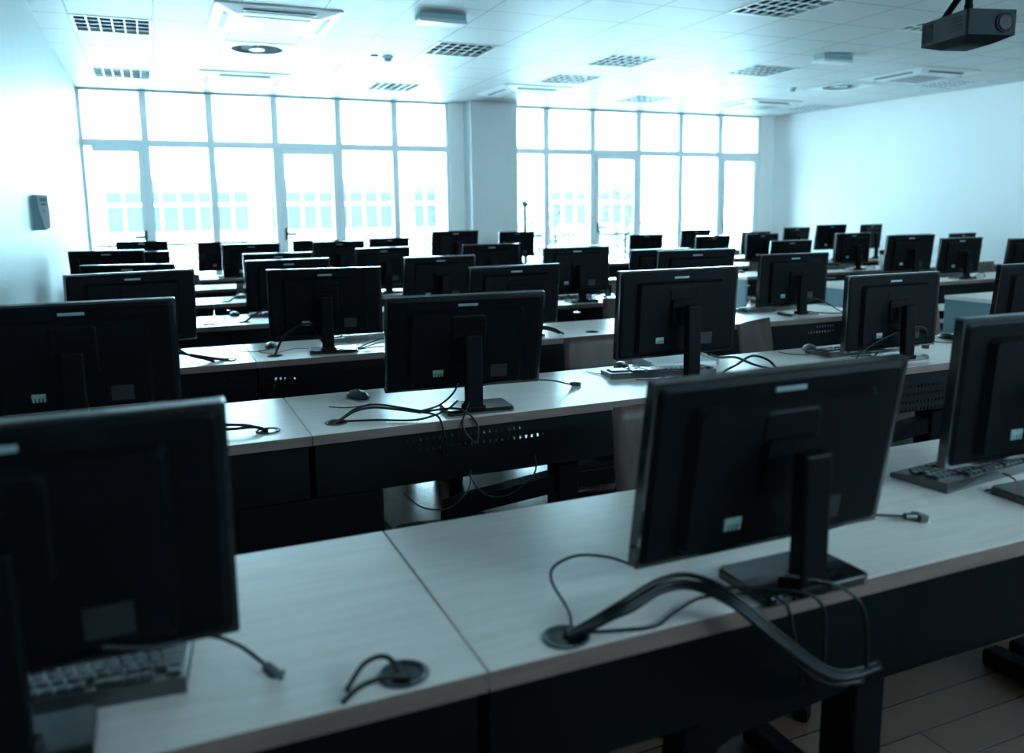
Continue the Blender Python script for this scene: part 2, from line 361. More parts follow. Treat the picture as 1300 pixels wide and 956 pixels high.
for r in range(7):
    y0 = YN[r]
    where = 'from the camera'
    desk(XL+0.02, 0.40, r, 'short pale maple desk against the left wall, %s row %s' % (ORD[r], where), groms=[(0.285, y0+0.045 if r < 1 else y0+0.12)] if r < 5 else [])
    desk(0.40, 2.35, r, 'long pale maple desk beside the left wall desk, %s row %s' % (ORD[r], where), groms=[(0.545, y0+0.04) if r == 0 else (0.40+0.10, y0+0.13), (2.23, y0+0.12)])
    desk(2.35, 4.30 if r < 6 else 4.95, r, 'long pale maple desk left of the aisle, %s row %s' % (ORD[r], where), groms=[(2.48, y0+0.12), (4.17, y0+0.12)])
    if r >= 2:
        desk(5.60, 7.60, r, 'long desk with blue grey end panel right of the aisle, %s row %s' % (ORD[r], where), endpanel=True)
        desk(7.60, 9.60, r, 'long pale desk by the right wall, %s row %s' % (ORD[r], where))
# perforated computer cabinets under the seams
def cabinet(x0, x1, row, label):
    y0 = YN[row]+0.032
    t = empty('computer_cabinet', ((x0+x1)/2, y0+0.22, 0), 0, label, 'cabinet', 'perforated steel computer cabinets under the desks')
    P = (-(x0+x1)/2, -(y0+0.22), 0)
    z1 = 0.530
    bm = B(); box(bm, x0, x1, y0, y0+0.002, 0.058, z1); obj('front_panel', bm, 'perf', t, P)
    bm = B(); box(bm, x0, x1, y0+0.158, y0+0.160, 0.058, z1); obj('rear_panel', bm, 'perf', t, P)
    bm = B(); box(bm, x0, x0+0.002, y0+0.002, y0+0.158, 0.058, z1); box(bm, x1-0.002, x1, y0+0.002, y0+0.158, 0.058, z1); box(bm, x0, x1, y0+0.002, y0+0.158, 0.056, 0.06); obj('side_panels', bm, 'darkmetal', t, P)
for r in range(0, 5):
    cabinet(0.02, 0.62, r, 'black perforated steel computer cabinet under the left seam of the %s desk row' % ORD[r])

# ---------------------------------------------------------------- monitors (seen from the back)
MW, MH = 0.55, 0.335
def panel_mesh():
    bm = B(); prism(bm, rrect(-MW/2, MW/2, -MH/2, MH/2, 0.005), -0.004, 0.018, lambda u, v, w: (u, w, v)); 
    return bm
MONP = {}
def make_parts():
    bm = panel_mesh(); me = obj('bezel', bm, 'bezel'); MONP['bezel'] = me
    bm = B(); box(bm, -MW/2+0.014, MW/2-0.014, 0.0175, 0.0188, -MH/2+0.02, MH/2-0.014); MONP['screen'] = obj('screen', bm, 'screen')
    # back shell: tapering raised body, with a shallow centre plateau
    bm = B()
    def frustum(x0, x1, z0, z1, inx, inz, ya, yb):
        a = [bm.verts.new((x, ya, z)) for x, z in rrect(x0, x1, z0, z1, 0.012, 3)]
        b = [bm.verts.new((x, yb, z)) for x, z in rrect(x0+inx, x1-inx, z0+inz, z1-inz, 0.012, 3)]
        n = len(a)
        for i in range(n): bm.faces.new((a[i], a[(i+1) % n], b[(i+1) % n], b[i]))
        bm.faces.new(b)
    frustum(-MW/2+0.006, MW/2-0.006, -MH/2+0.006, MH/2-0.006, 0.012, 0.010, -0.0035, -0.009)
    frustum(-MW/2+0.075, MW/2-0.075, -MH/2+0.02, MH/2-0.045, 0.010, 0.008, -0.009, -0.026)
    frustum(-0.062, 0.062, -0.04, MH/2-0.062, 0.006, 0.006, -0.026, -0.029)
    MONP['back_shell'] = obj('back_shell', bm, 'black')
    bm = B(); box(bm, -0.034, 0.034, -0.0115, -0.0088, MH/2-0.036, MH/2-0.027, 0.001, 1); MONP['badge'] = obj('badge_strip', bm, 'slot')
    bm = B(); box(bm, -0.055, 0.055, -0.0115, -0.0088, MH/2-0.060, MH/2-0.052, 0.001, 1); MONP['recess'] = obj('release_slot', bm, 'screen')
    # socket cluster, four prongs
    bm = B(); box(bm, -0.118, -0.082, -0.0300, -0.0255, -0.098, -0.086, 0.001, 1)
    for k in range(4): box(bm, -0.117+k*0.0095, -0.111+k*0.0095, -0.0298, -0.0255, -0.110, -0.094, 0.0008, 1)
    MONP['socket'] = obj('socket_cluster', bm, 'socket')
    bm = B(); box(bm, 0.085, 0.145, -0.0268, -0.0255, -0.125, -0.080); MONP['sticker'] = obj('rating_sticker', bm, 'sticker')
    bm = B(); prism(bm, rrect(-0.055, 0.055, -0.045, 0.055, 0.01, 3), -0.040, -0.029, lambda u, v, w: (u, w, v)); MONP['mount'] = obj('mount_plate', bm, 'black')
    # neck: slim column with a lit front rib, foot collar
    bm = B(); box(bm, -0.029, 0.029, -0.030, 0.004, 0.012, 0.245, 0.006, 2); box(bm, -0.036, 0.036, -0.036, 0.022, 0.010, 0.030, 0.006, 2); MONP['neck'] = obj('neck', bm, 'black')
    bm = B(); prism(bm, rrect(-0.105, 0.165, -0.032, 0.200, 0.018, 4), 0.0, 0.018); bmesh.ops.bevel(bm, geom=[e for e in bm.edges if all(v.co.z > 0.017 for v in e.verts)], offset=0.004, segments=2, affect='EDGES'); MONP['base'] = obj('base', bm, 'black_gloss')
make_parts()
first = True
def monitor(x, y, yaw, tilt, zc, label, group='black computer monitors on the desks'):
    """x, y: middle of the panel; zc: its height above the floor"""
    global first
    ya, ti = R(yaw), R(tilt)
    nx, ny = math.sin(ya), -math.cos(ya)                     # towards the neck
    t = empty('computer_monitor', (x+nx*0.075, y+ny*0.075, TOP), ya, label, 'monitor', group)
    def use(k, par, loc=(0, 0, 0), rot=(0, 0, 0)):
        o = MONP[k] if first else MONP[k].copy()
        if not first: C.objects.link(o)
        o.parent = par; o.location = loc; o.rotation_euler = rot; return o
    h = zc - TOP
    pl = (0, 0.075, h)
    use('bezel', t, pl, (ti, 0, 0)); use('screen', t, pl, (ti, 0, 0))
    bs = use('back_shell', t, pl, (ti, 0, 0))
    for k in ('badge', 'recess', 'socket', 'sticker', 'mount'): use(k, bs)
    n = use('neck', t, (0, 0, 0)); n.scale = (1, 1, (h+0.035)/0.245)
    b_ = use('base', t)
    if x < 0 and y < 1.5: b_.location = (-0.05, -0.03, 0); b_.scale = (0.85, 0.6, 1)
    first = False
    return t
COLN = ['nearest the left wall', 'second from the left wall', 'third from the left wall', 'fourth from the left wall', 'fifth from the left wall']
MON = [ # row, column, x, y, height, yaw, tilt
 (1,0,-0.202,1.137,0.987,1.1,3.4),(1,1,0.982,1.11,0.961,0.2,9.6),(1,2,1.824,1.204,0.997,-2.1,4.0),
 (2,0,-0.228,2.64,1.0,0.2,6.8),(2,1,0.948,2.599,0.972,-4.8,13.5),(2,2,1.827,2.628,1.018,1.6,3.7),(2,3,2.98,2.661,0.951,0.2,1.1),(2,4,3.90,2.65,0.968,0,5),
 (3,0,-0.103,4.099,0.999,14.2,5.9),(3,1,0.759,4.077,0.985,-8.7,4.7),(3,2,1.78,4.09,0.963,4.1,6.9),(3,3,2.957,4.091,1.014,-0.7,6.7),(3,4,3.743,4.128,0.965,-0.3,2.8),
 (4,0,-0.152,5.559,0.965,-15.8,5.9),(4,1,0.799,5.553,0.966,4.4,6.5),(4,2,1.84,5.552,0.954,6.3,6.6),(4,3,2.927,5.541,0.987,-1.0,0.9),(4,4,3.667,5.55,0.953,0,6.9),
 (5,0,-0.33,7.026,1.009,-15.5,6.2),(5,1,0.932,7.018,0.953,-0.7,7.0),(5,2,1.813,7.023,0.973,17.8,6.6),(5,3,2.824,7.019,0.977,-3.3,7.0),(5,4,3.665,7.02,0.938,0,6.9),
 (6,0,-0.137,8.5,0.945,0,6.9),(6,1,0.878,8.501,0.994,0.4,6.7),(6,2,1.741,8.502,0.998,8.8,6.6),(6,3,3.003,8.501,1.077,5.7,6.6),
 (7,0,-0.111,9.994,1.011,-16.9,6.4),(7,1,0.722,9.993,0.984,9.6,6.5),(7,2,1.775,9.991,0.979,2.8,6.7),(7,3,2.666,9.992,0.985,12.8,6.6),(7,4,4.385,9.985,1.026,7.9,5.4)]
for (r, c, x, y, z, ya, ti) in MON:
    extra = {(2, 1): ', leaning back', (6, 3): ', set tall', (7, 4): ', set tall', (1, 0): ', cut off', (1, 1): ', large'}.get((r, c), '')
    monitor(x, y, ya, ti, z, 'black monitor %s, in the %s desk row%s' % (COLN[c], ORD[r-1], extra))
RCOL = ['first right of the aisle', 'second right of the aisle', 'third right of the aisle', 'fourth right of the aisle, by the right wall']
MONR = [(4,0,6.427,5.589,1.006,-4.6,6.5),(4,1,7.062,5.56,0.965,-0.9,5.2),(4,2,7.979,5.55,0.941,0,6.9),
 (5,0,6.31,7.02,0.928,-1.8,6.9),(5,1,7.213,7.034,0.987,3.6,3.5),(5,2,8.118,7.02,0.956,0.7,6.8),(5,3,8.929,7.021,0.953,9.0,6.8),
 (6,0,6.4,8.501,0.952,4.6,6.8),(6,1,7.177,8.505,0.959,4.1,0.8),(6,2,8.323,8.507,1.057,3.9,7.1),(6,3,9.051,8.513,1.051,15.3,3.7),
 (7,0,6.38,9.995,0.949,-0.8,6.2),(7,1,7.225,10.007,1.0,5.2,8),(7,2,8.308,9.995,0.947,2.1,4.6),(7,3,9.082,9.99,0.998,4.9,6.8)]
for (r, c, x, y, z, ya, ti) in MONR:
    monitor(x, y, ya, ti, z, 'black monitor %s, in the %s desk row' % (RCOL[c], ORD[r-1]), 'monitors on the desks right of the aisle')

# ---------------------------------------------------------------- chairs
def make_chair():
    t = empty('plywood_chair', (0, 0, 0), 0, 'x', 'chair')
    th = 0.011
    def shell(prof, wfn, curve):
        """prof: list of (y,z); returns bm of a bent sheet with thickness"""
        bm = B(); nx = 8; top = []; 
        for k, (y, z) in enumerate(prof):
            row = []
            for i in range(nx+1):
                u = -1 + 2*i/nx; row.append((u*wfn(k)/2, y, z, u))
            top.append(row)
        A = []; Bt = []
        for k, row in enumerate(top):
            p = prof[max(k-1, 0)]; q = prof[min(k+1, len(prof)-1)]
            d = Vector((0, q[0]-p[0], q[1]-p[1])).normalized(); n = Vector((0, -d.z, d.y))
            ra, rb = [], []
            for (x, y, z, u) in row:
                base = Vector((x, y, z)) + n*curve(k)*u*u
                ra.append(bm.verts.new(base)); rb.append(bm.verts.new(base - n*th))
            A.append(ra); Bt.append(rb)
        K = len(prof)
        for k in range(K-1):
            for i in range(nx):
                bm.faces.new((A[k][i], A[k][i+1], A[k+1][i+1], A[k+1][i])); bm.faces.new((Bt[k][i], Bt[k+1][i], Bt[k+1][i+1], Bt[k][i+1]))
            bm.faces.new((A[k][0], A[k+1][0], Bt[k+1][0], Bt[k][0])); bm.faces.new((A[k][nx], Bt[k][nx], Bt[k+1][nx], A[k+1][nx]))
        for i in range(nx):
            bm.faces.new((A[0][i], Bt[0][i], Bt[0][i+1], A[0][i+1])); bm.faces.new((A[K-1][i], A[K-1][i+1], Bt[K-1][i+1], Bt[K-1][i]))
        return bm
    seat = [(-0.22, 0.400), (-0.21, 0.425), (-0.18, 0.440), (-0.08, 0.438), (0.04, 0.428), (0.12, 0.428), (0.17, 0.445), (0.195, 0.48)]
    obj('seat', shell(seat, lambda k: 0.40 if k > 1 else 0.38, lambda k: 0.012), 'chairwood', t, smooth=True)
    back = [(0.199, 0.49), (0.212, 0.55), (0.225, 0.62), (0.235, 0.70), (0.245, 0.77), (0.252, 0.815)]
    obj('backrest', shell(back, lambda k: [0.38, 0.39, 0.395, 0.395, 0.39, 0.385][k], lambda k: 0.028), 'chairwood', t, smooth=True)
    bm = B(); cyl(bm, (0, 0, 0.25), 0.028, 0.31, 20); cyl(bm, (0, 0, 0.09), 0.045, 0.07, 20); box(bm, -0.11, 0.11, -0.11, 0.12, 0.40, 0.418, 0.004, 1)
    obj('pedestal', bm, 'darkmetal', t)
    for k in range(4):
        bm = B()
        poly = [(0.03, 0.105), (0.20, 0.075), (0.285, 0.050), (0.30, 0.035), (0.30, 0.004), (0.265, 0.004), (0.255, 0.03), (0.03, 0.065)]
        a = R(35+90*k)
        prism(bm, poly, -0.03, 0.03, lambda u, v, w, a=a: (u*math.cos(a)-w*0.7*math.sin(a), u*math.sin(a)+w*0.7*math.cos(a), v))
        obj('base_leg', bm, 'darkmetal', t)
    return register(t)
ch0 = make_chair(); chn = [0]
def chair(x, y, yaw, label):
    if chn[0] == 0:
        ch0.location = (x, y, 0); ch0.rotation_euler = (0, 0, R(yaw)); ch0['label'] = label; ch0['group'] = 'plywood chairs behind the desks'
    else: dup(ch0, (x, y, 0), R(yaw), label, 'plywood chairs behind the desks')
    chn[0] += 1
CH = [(1.41, 1.86, -3, 'brown plywood chair between the front row desk and the second row desk'),
 (1.10, 3.19, 13, 'plywood chair with its seat tucked under the second row, behind the monitor leaning back'),
 (1.95, 3.22, 2, 'upright plywood chair behind the second row, left of the keyboard and mouse'),
 (3.02, 3.30, 26, 'plywood chair swivelled to show its curved back behind the second row'),
 (4.25, 3.40, 0, 'reddish plywood chair behind the second row at the aisle end'),
 (3.83, 4.72, 20, 'plywood chair with slanted back behind the third row near the aisle'),
 (1.36, 4.74, 0, 'plywood chair behind the third row, half hidden between two monitors'),
 (3.02, 4.74, 0, 'plywood chair behind the third row, right of the small clear cup'),
 (3.85, 6.18, 0, 'plywood chair behind the fourth row near the aisle'),
 (0.86, 7.66, 0, 'plywood chair behind the fifth row, near the left wall'),
 (0.24, 9.26, 0, 'plywood chair behind the sixth row, near the left windows'),
 (6.62, 7.64, -14, 'pale lit plywood chair behind the fifth row right of the aisle'),
 (8.02, 7.62, 0, 'plywood chair behind the fifth row, right side, in mid block'),
 (8.52, 6.16, 6, 'plywood chair behind the fourth row near the right wall'),
 (7.35, 4.86, 0, 'plywood chair behind the third row desk with blue grey end panel'),
 (8.80, 10.62, 0, 'plywood chair behind the seventh row near the right end of the windows')]
for a in CH: chair(*a)

# ---------------------------------------------------------------- keyboards, mice, cables
def make_keyboard():
    t = empty('keyboard', (0, 0, 0), 0, 'x', 'keyboard')
    bm = B(); prof = [(-0.075, 0.0), (0.075, 0.0), (0.075, 0.024), (0.06, 0.024), (-0.07, 0.013), (-0.075, 0.010)]
    prism(bm, prof, -0.222, 0.222, lambda u, v, w: (w, u, v)); obj('case', bm, 'key', t)
    bm = B()
    def keyrow(y, segs):
        z = 0.0140 + (y+0.07)*0.0846
        for a, b in segs: box(bm, a+0.001, b-0.001, y-0.0078, y+0.0078, z-0.002, z+0.0065, 0.0015, 1)
    def run(x0, n, w=0.0187): return [(x0+k*w, x0+(k+1)*w) for k in range(n)]
    X0 = -0.215
    keyrow(0.060, run(X0, 1)+run(X0+0.035, 4)+run(X0+0.12, 4)+run(X0+0.205, 4)+run(X0+0.287, 3))
    keyrow(0.034, run(X0, 13)+[(X0+0.243, X0+0.28)]+run(X0+0.287, 3)+run(X0+0.35, 4))
    keyrow(0.015, [(X0, X0+0.028)]+run(X0+0.028, 13)+run(X0+0.287, 3)+run(X0+0.35, 4))
    keyrow(-0.004, [(X0, X0+0.033)]+run(X0+0.033, 11)+[(X0+0.239, X0+0.28)]+run(X0+0.35, 3))
    keyrow(-0.023, [(X0, X0+0.043)]+run(X0+0.043, 10)+[(X0+0.23, X0+0.28)]+run(X0+0.306, 1)+run(X0+0.35, 4))
    keyrow(-0.042, [(X0, X0+0.024), (X0+0.024, X0+0.047), (X0+0.047, X0+0.07), (X0+0.07, X0+0.19), (X0+0.19, X0+0.213), (X0+0.213, X0+0.236), (X0+0.25, X0+0.28)]+run(X0+0.287, 3)+run(X0+0.35, 3))
    obj('keys', bm, 'key', t)
    bm = B(); tube(bm, [(0.0, 0.075, 0.012), (0.01, 0.11, 0.006), (0.06, 0.125, 0.003), (0.13, 0.11, 0.003)], 0.0022, 6); obj('cord', bm, 'cable', t, smooth=True)
    return register(t)
kb0 = make_keyboard(); kn = [0]
def keyboard(x, y, yaw, label):
    if kn[0] == 0: kb0.location = (x, y, TOP); kb0.rotation_euler = (0, 0, R(yaw)); kb0['label'] = label; kb0['group'] = 'black keyboards on the desks'
    else: dup(kb0, (x, y, TOP), R(yaw), label, 'black keyboards on the desks')
    kn[0] += 1
KB = [(-0.215, 1.255, 174, 'blurred black keyboard at the lower left, under the nearest monitor'),
 (1.86, 1.385, 186, 'black keyboard on the front desk at the right frame edge'),
 (1.87, 2.83, 166, 'black keyboard on the second row beside the mouse and white tray'),
 (2.98, 2.875, 182, 'black keyboard on the second row under the fourth monitor'),
 (1.02, 4.42, 186, 'black keyboard on the third row, second place from the left wall'),
 (3.78, 4.42, 180, 'black keyboard on the third row at the aisle end'),
 (0.78, 5.82, 180, 'black keyboard on the fourth row, second place from the left wall'),
 (2.95, 5.83, 178, 'black keyboard on the fourth row, fourth place from the left wall'),
 (0.82, 7.28, 184, 'black keyboard on the fifth row near the left wall'),
 (1.79, 5.83, 182, 'black keyboard on the fourth row, third place from the left wall'),
 (6.35, 7.28, 180, 'black keyboard on the fifth row, first place right of the aisle'),
 (7.20, 7.28, 178, 'black keyboard on the fifth row, second place right of the aisle'),
 (7.25, 5.83, 182, 'black keyboard on the fourth row, second place right of the aisle')]
for a in KB: keyboard(*a)
def make_mouse():
    t = empty('computer_mouse', (0, 0, 0), 0, 'x', 'mouse')
    bm = B(); bmesh.ops.create_uvsphere(bm, u_segments=20, v_segments=12, radius=1)
    for v in bm.verts:
        x, y, z = v.co; s = 1-0.12*y
        v.co = Vector((x*0.033*s, y*0.060, max(z, 0)*0.027*(1-0.18*y) + 0.002))
    obj('body', bm, 'mouse', t, smooth=True)
    bm = B(); cyl(bm, (0, 0.034, 0.018), 0.008, 0.006, 14, axis='X'); obj('wheel', bm, 'plug', t)
    bm = B(); tube(bm, [(0, 0.054, 0.008), (0.01, 0.09, 0.003), (0.05, 0.13, 0.003), (0.12, 0.12, 0.003), (0.16, 0.06, 0.003)], 0.0018, 6); obj('cord', bm, 'cable', t, smooth=True)
    return register(t)
mo0 = make_mouse(); mn = [0]
def mouse(x, y, yaw, label):
    if mn[0] == 0: mo0.location = (x, y, TOP); mo0.rotation_euler = (0, 0, R(yaw)); mo0['label'] = label; mo0['group'] = 'black computer mice on the desks'
    else: dup(mo0, (x, y, TOP), R(yaw), label, 'black computer mice on the desks')
    mn[0] += 1
MO = [(0.65, 2.94, 200, 'black mouse left of the monitor leaning back, second row'), (1.80, 3.00, 160, 'black mouse behind the keyboard next to the white tray, second row'),
 (2.83, 2.99, 150, 'black mouse behind the fourth keyboard, second row'), (0.52, 4.34, 170, 'black mouse on the third row, second place from the left wall'),
 (0.48, 5.93, 190, 'black mouse on the fourth row near the left wall'), (2.62, 4.32, 180, 'black mouse on the third row, fourth place from the left wall'),
 (5.93, 7.36, 180, 'black mouse on the corner of the fifth row right of the aisle'), (5.93, 10.1, 180, 'black mouse on the seventh row, right of the aisle by the windows'),
 (3.70, 2.95, 170, 'black mouse at the aisle end of the second row'), (0.66, 7.36, 180, 'black mouse on the fifth row near the left wall'), (3.48, 5.86, 120, 'black mouse beside the clear cup on the fourth row')]
for a in MO: mouse(*a)

def cable(label, strands, plug=None, group='cables on the desks', r=0.003):
    """strands: list of point lists; first is the object's own start"""
    o0 = Vector(strands[0][0])
    bm = B()
    for s in strands: tube(bm, [Vector(p)-o0 for p in s], r if len(s[0]) < 4 else s[0][3], 8)
    if plug is None:
        o = obj('cable', bm, 'cable', None, o0, smooth=True); return tag(o, label, 'cable', group)
    t = empty('monitor_cable', o0, 0, label, 'cable', group); obj('cord', bm, 'cable', t, smooth=True)
    s = strands[0]; a, b = Vector(s[-2]), Vector(s[-1]); d = (b-a).normalized()
    q = d.to_track_quat('Z', 'Y')
    bm = B(); cyl(bm, (0, 0, 0.008), 0.007, 0.03, 14, 0.010); box(bm, -0.016, 0.016, -0.008, 0.008, 0.020, 0.042, 0.003, 2)
    p = obj('plug', bm, 'plug', t, b-o0); p.rotation_euler = q.to_euler()
    bm = B(); box(bm, -0.011, 0.011, -0.005, 0.005, 0.042, 0.050); obj('connector', bm, 'metalplug', p)
    return t
def off(pts, dx, dy, dz): return [(p[0]+dx, p[1]+dy, p[2]+dz*math.sin(PI*i/(len(pts)-1))) for i, p in enumerate(pts)]
b1 = [(0.55, 1.07, 0.742), (0.573, 1.056, 0.757), (0.624, 1.035, 0.788), (0.708, 1.052, 0.80), (0.762, 1.042, 0.80), (0.800, 0.990, 0.785), (0.875, 0.965, 0.715), (1.00, 0.97, 0.62), (1.12, 0.985, 0.60)]
b1b = [(0.545, 1.075, 0.742), (0.58, 1.07, 0.752), (0.64, 1.045, 0.775), (0.71, 1.055, 0.79), (0.77, 1.045, 0.79), (0.81, 1.0, 0.775), (0.88, 0.975, 0.70), (0.98, 0.975, 0.61), (1.08, 0.985, 0.58)]
cable('thick black cable bundle from the grommet on the front desk over its edge', [b1, off(b1, 0.004, 0.008, 0.008), off(b1, -0.004, -0.005, -0.006), b1b, off(b1b, 0.006, 0.004, 0.003)], r=0.0048)
cable('thin cable looping from the grommet to the lower corner of the large front monitor', [[(0.752, 1.206, 0.765), (0.732, 1.256, 0.765), (0.668, 1.259, 0.78), (0.615, 1.248, 0.775), (0.595, 1.222, 0.76), (0.58, 1.128, 0.75), (0.560, 1.081, 0.742)]], r=0.0026)
cable('loose cable lying along the front desk below the cable bundle', [[(0.578, 1.064, 0.745), (0.632, 1.047, 0.745), (0.686, 1.036, 0.745), (0.748, 1.065, 0.745), (0.82, 1.077, 0.75), (0.90, 1.00, 0.765), (0.93, 0.995, 0.70), (0.95, 0.99, 0.60)],
  [(0.80, 1.07, 0.77), (0.89, 1.03, 0.77), (0.97, 0.985, 0.755), (0.985, 0.98, 0.68), (0.99, 0.99, 0.60)], [(0.93, 1.02, 0.79), (1.02, 0.99, 0.765), (1.06, 0.97, 0.72), (1.09, 0.985, 0.60)]], r=0.003)
cable('grey monitor cable with plug lying right of the large front monitor', [[(0.98, 1.06, 0.86), (1.024, 1.09, 0.82), (1.158, 1.13, 0.80), (1.287, 1.185, 0.78), (1.387, 1.205, 0.757), (1.42, 1.2, 0.752)]], plug=True)
cable('cable with plug hanging off the nearest left monitor onto the front desk', [[(-0.10, 1.10, 0.86), (-0.033, 1.13, 0.83), (0.027, 1.165, 0.815), (0.067, 1.157, 0.797), (0.097, 1.158, 0.765), (0.108, 1.154, 0.752)]], plug=True)
cable('cables curling out of the grommet at the bottom of the picture', [[(0.284, 1.071, 0.742), (0.265, 1.09, 0.765), (0.232, 1.085, 0.765), (0.20, 1.06, 0.745)], [(0.29, 1.065, 0.742), (0.26, 1.06, 0.752), (0.22, 1.055, 0.75), (0.19, 1.035, 0.745)]], r=0.004)
b2 = [(0.50, 2.60, 0.742), (0.53, 2.62, 0.75), (0.58, 2.66, 0.76), (0.64, 2.66, 0.765), (0.70, 2.60, 0.765), (0.765, 2.53, 0.762)]
cable('tangled cable bundle from grommet to the monitor leaning back, second row', [b2, off(b2, 0.006, 0.01, 0.006), off(b2, -0.004, -0.008, 0.0), [(0.765, 2.53, 0.762), (0.80, 2.47, 0.757), (0.815, 2.455, 0.70), (0.83, 2.48, 0.62)],
  [(0.765, 2.535, 0.765), (0.84, 2.57, 0.77), (0.90, 2.60, 0.80), (0.93, 2.62, 0.84)], [(0.52, 2.59, 0.745), (0.62, 2.56, 0.745), (0.74, 2.50, 0.746), (0.84, 2.52, 0.76), (0.90, 2.56, 0.78)],
  [(0.765, 2.53, 0.762), (0.87, 2.47, 0.775), (0.93, 2.46, 0.72), (0.92, 2.45, 0.66), (0.88, 2.46, 0.72), (0.92, 2.50, 0.79)]], r=0.0036)
cable('monitor cable with plug lying on bare desk right of the monitor leaning back', [[(0.90, 2.52, 0.76), (0.93, 2.53, 0.80), (1.00, 2.56, 0.825), (1.17, 2.62, 0.815), (1.31, 2.682, 0.79), (1.41, 2.74, 0.757), (1.434, 2.755, 0.752)]], plug=True)
cable('black cable loops hanging below the second row desk', [[(0.68, 2.46, 0.52), (0.74, 2.47, 0.46), (0.83, 2.47, 0.445), (0.90, 2.47, 0.50), (0.91, 2.48, 0.56)], [(0.90, 2.47, 0.55), (0.96, 2.47, 0.47), (1.05, 2.47, 0.46), (1.14, 2.47, 0.52), (1.15, 2.49, 0.58)]], r=0.003)
cable('cable tail on the second row short desk by the left wall', [[(0.285, 2.59, 0.742), (0.25, 2.60, 0.755), (0.18, 2.60, 0.757), (0.08, 2.62, 0.76)], [(0.28, 2.60, 0.742), (0.22, 2.62, 0.76), (0.10, 2.64, 0.77)]], r=0.0045)
cable('cable curving over the second row desk beside the second row keyboard', [[(2.06, 2.66, 0.745), (2.12, 2.71, 0.752), (2.20, 2.74, 0.765), (2.32, 2.79, 0.785), (2.37, 2.75, 0.77), (2.36, 2.68, 0.745), (2.34, 2.62, 0.742)], [(1.95, 2.60, 0.85), (2.05, 2.66, 0.82), (2.18, 2.72, 0.80), (2.28, 2.72, 0.76), (2.33, 2.66, 0.745)]], r=0.005)
cable('grey cable arcing behind the fourth monitor of the second row', [[(2.72, 2.62, 0.745), (2.80, 2.63, 0.80), (2.92, 2.60, 0.86), (3.05, 2.59, 0.885), (3.15, 2.62, 0.86), (3.22, 2.68, 0.79)], [(2.70, 2.60, 0.745), (2.78, 2.60, 0.75), (2.86, 2.62, 0.78)]], plug=True, r=0.004)
cable('cable rising from the third row grommet to the second monitor', [[(0.50, 4.05, 0.742), (0.515, 4.06, 0.775), (0.55, 4.04, 0.84), (0.62, 4.02, 0.885), (0.68, 4.02, 0.89)]], r=0.006)
cable('cables crossing the third row short desk by the left wall', [[(0.02, 4.02, 0.88), (0.08, 4.04, 0.80), (0.16, 4.04, 0.76), (0.26, 4.05, 0.745)], [(0.0, 4.02, 0.76), (0.06, 4.04, 0.79), (0.14, 4.03, 0.77), (0.22, 3.99, 0.745)], [(0.285, 4.04, 0.742), (0.24, 4.02, 0.752), (0.12, 4.03, 0.78)]], r=0.006)
cable('thin mouse cord curling on the third row second desk', [[(0.52, 4.29, 0.744), (0.44, 4.22, 0.743), (0.50, 4.12, 0.743), (0.62, 4.22, 0.743), (0.70, 4.15, 0.743)]], r=0.0015)
cable('cable bundle arching over the third row desk by the bare third desk', [[(1.62, 3.96, 0.60), (1.68, 3.92, 0.70), (1.72, 3.93, 0.765), (1.86, 3.96, 0.80), (1.96, 4.00, 0.785), (2.04, 4.02, 0.745)], [(1.60, 3.93, 0.66), (1.74, 3.925, 0.74), (1.88, 3.97, 0.79), (2.02, 4.03, 0.75)]], r=0.006)
cable('cables trailing from the aisle end monitor on the third row', [[(3.80, 4.10, 0.80), (3.88, 4.08, 0.84), (3.98, 4.06, 0.80), (4.06, 4.02, 0.75), (4.17, 4.04, 0.742)], [(3.82, 4.08, 0.76), (3.92, 4.02, 0.75), (4.05, 4.0, 0.746), (4.17, 4.04, 0.742)], [(3.9, 4.2, 0.86), (4.02, 4.28, 0.92), (4.12, 4.32, 0.94)]], r=0.004)
cable('cable on the fourth row rising to the second monitor', [[(0.50, 5.50, 0.742), (0.54, 5.52, 0.765), (0.62, 5.55, 0.81), (0.68, 5.54, 0.83)]], r=0.007)
cable('cable on the fifth row rising to the second monitor', [[(0.52, 6.96, 0.742), (0.60, 7.02, 0.775), (0.72, 7.05, 0.78), (0.80, 7.06, 0.77)]], r=0.006)
for (x, y, lab) in ((2.95, 5.47, 'tangle of cables at the foot of the fourth row fourth monitor'), (6.30, 6.95, 'tangle of cables by the fifth row first monitor right of the aisle'), (7.3, 6.95, 'tangle of cables by the fifth row second monitor right of the aisle'), (7.15, 5.47, 'tangle of cables by the fourth row second monitor right of the aisle'), (0.85, 4.0, 'thin cables hanging at the third row second monitor')):
    random.seed(int(x*100)); ss = []
    for k in range(3):
        ss.append([(x-0.14+random.uniform(-.03, .03), y+0.04, 0.85), (x-0.12, y, 0.79), (x-0.05+random.uniform(-.05, .05), y-0.02, 0.75), (x+0.05, y+0.02+0.02*k, 0.746), (x+0.16+random.uniform(-.03, .05), y+0.03, 0.75+0.02*k), (x+0.24, y+0.05, 0.745)])
    cable(lab, ss, r=0.003)

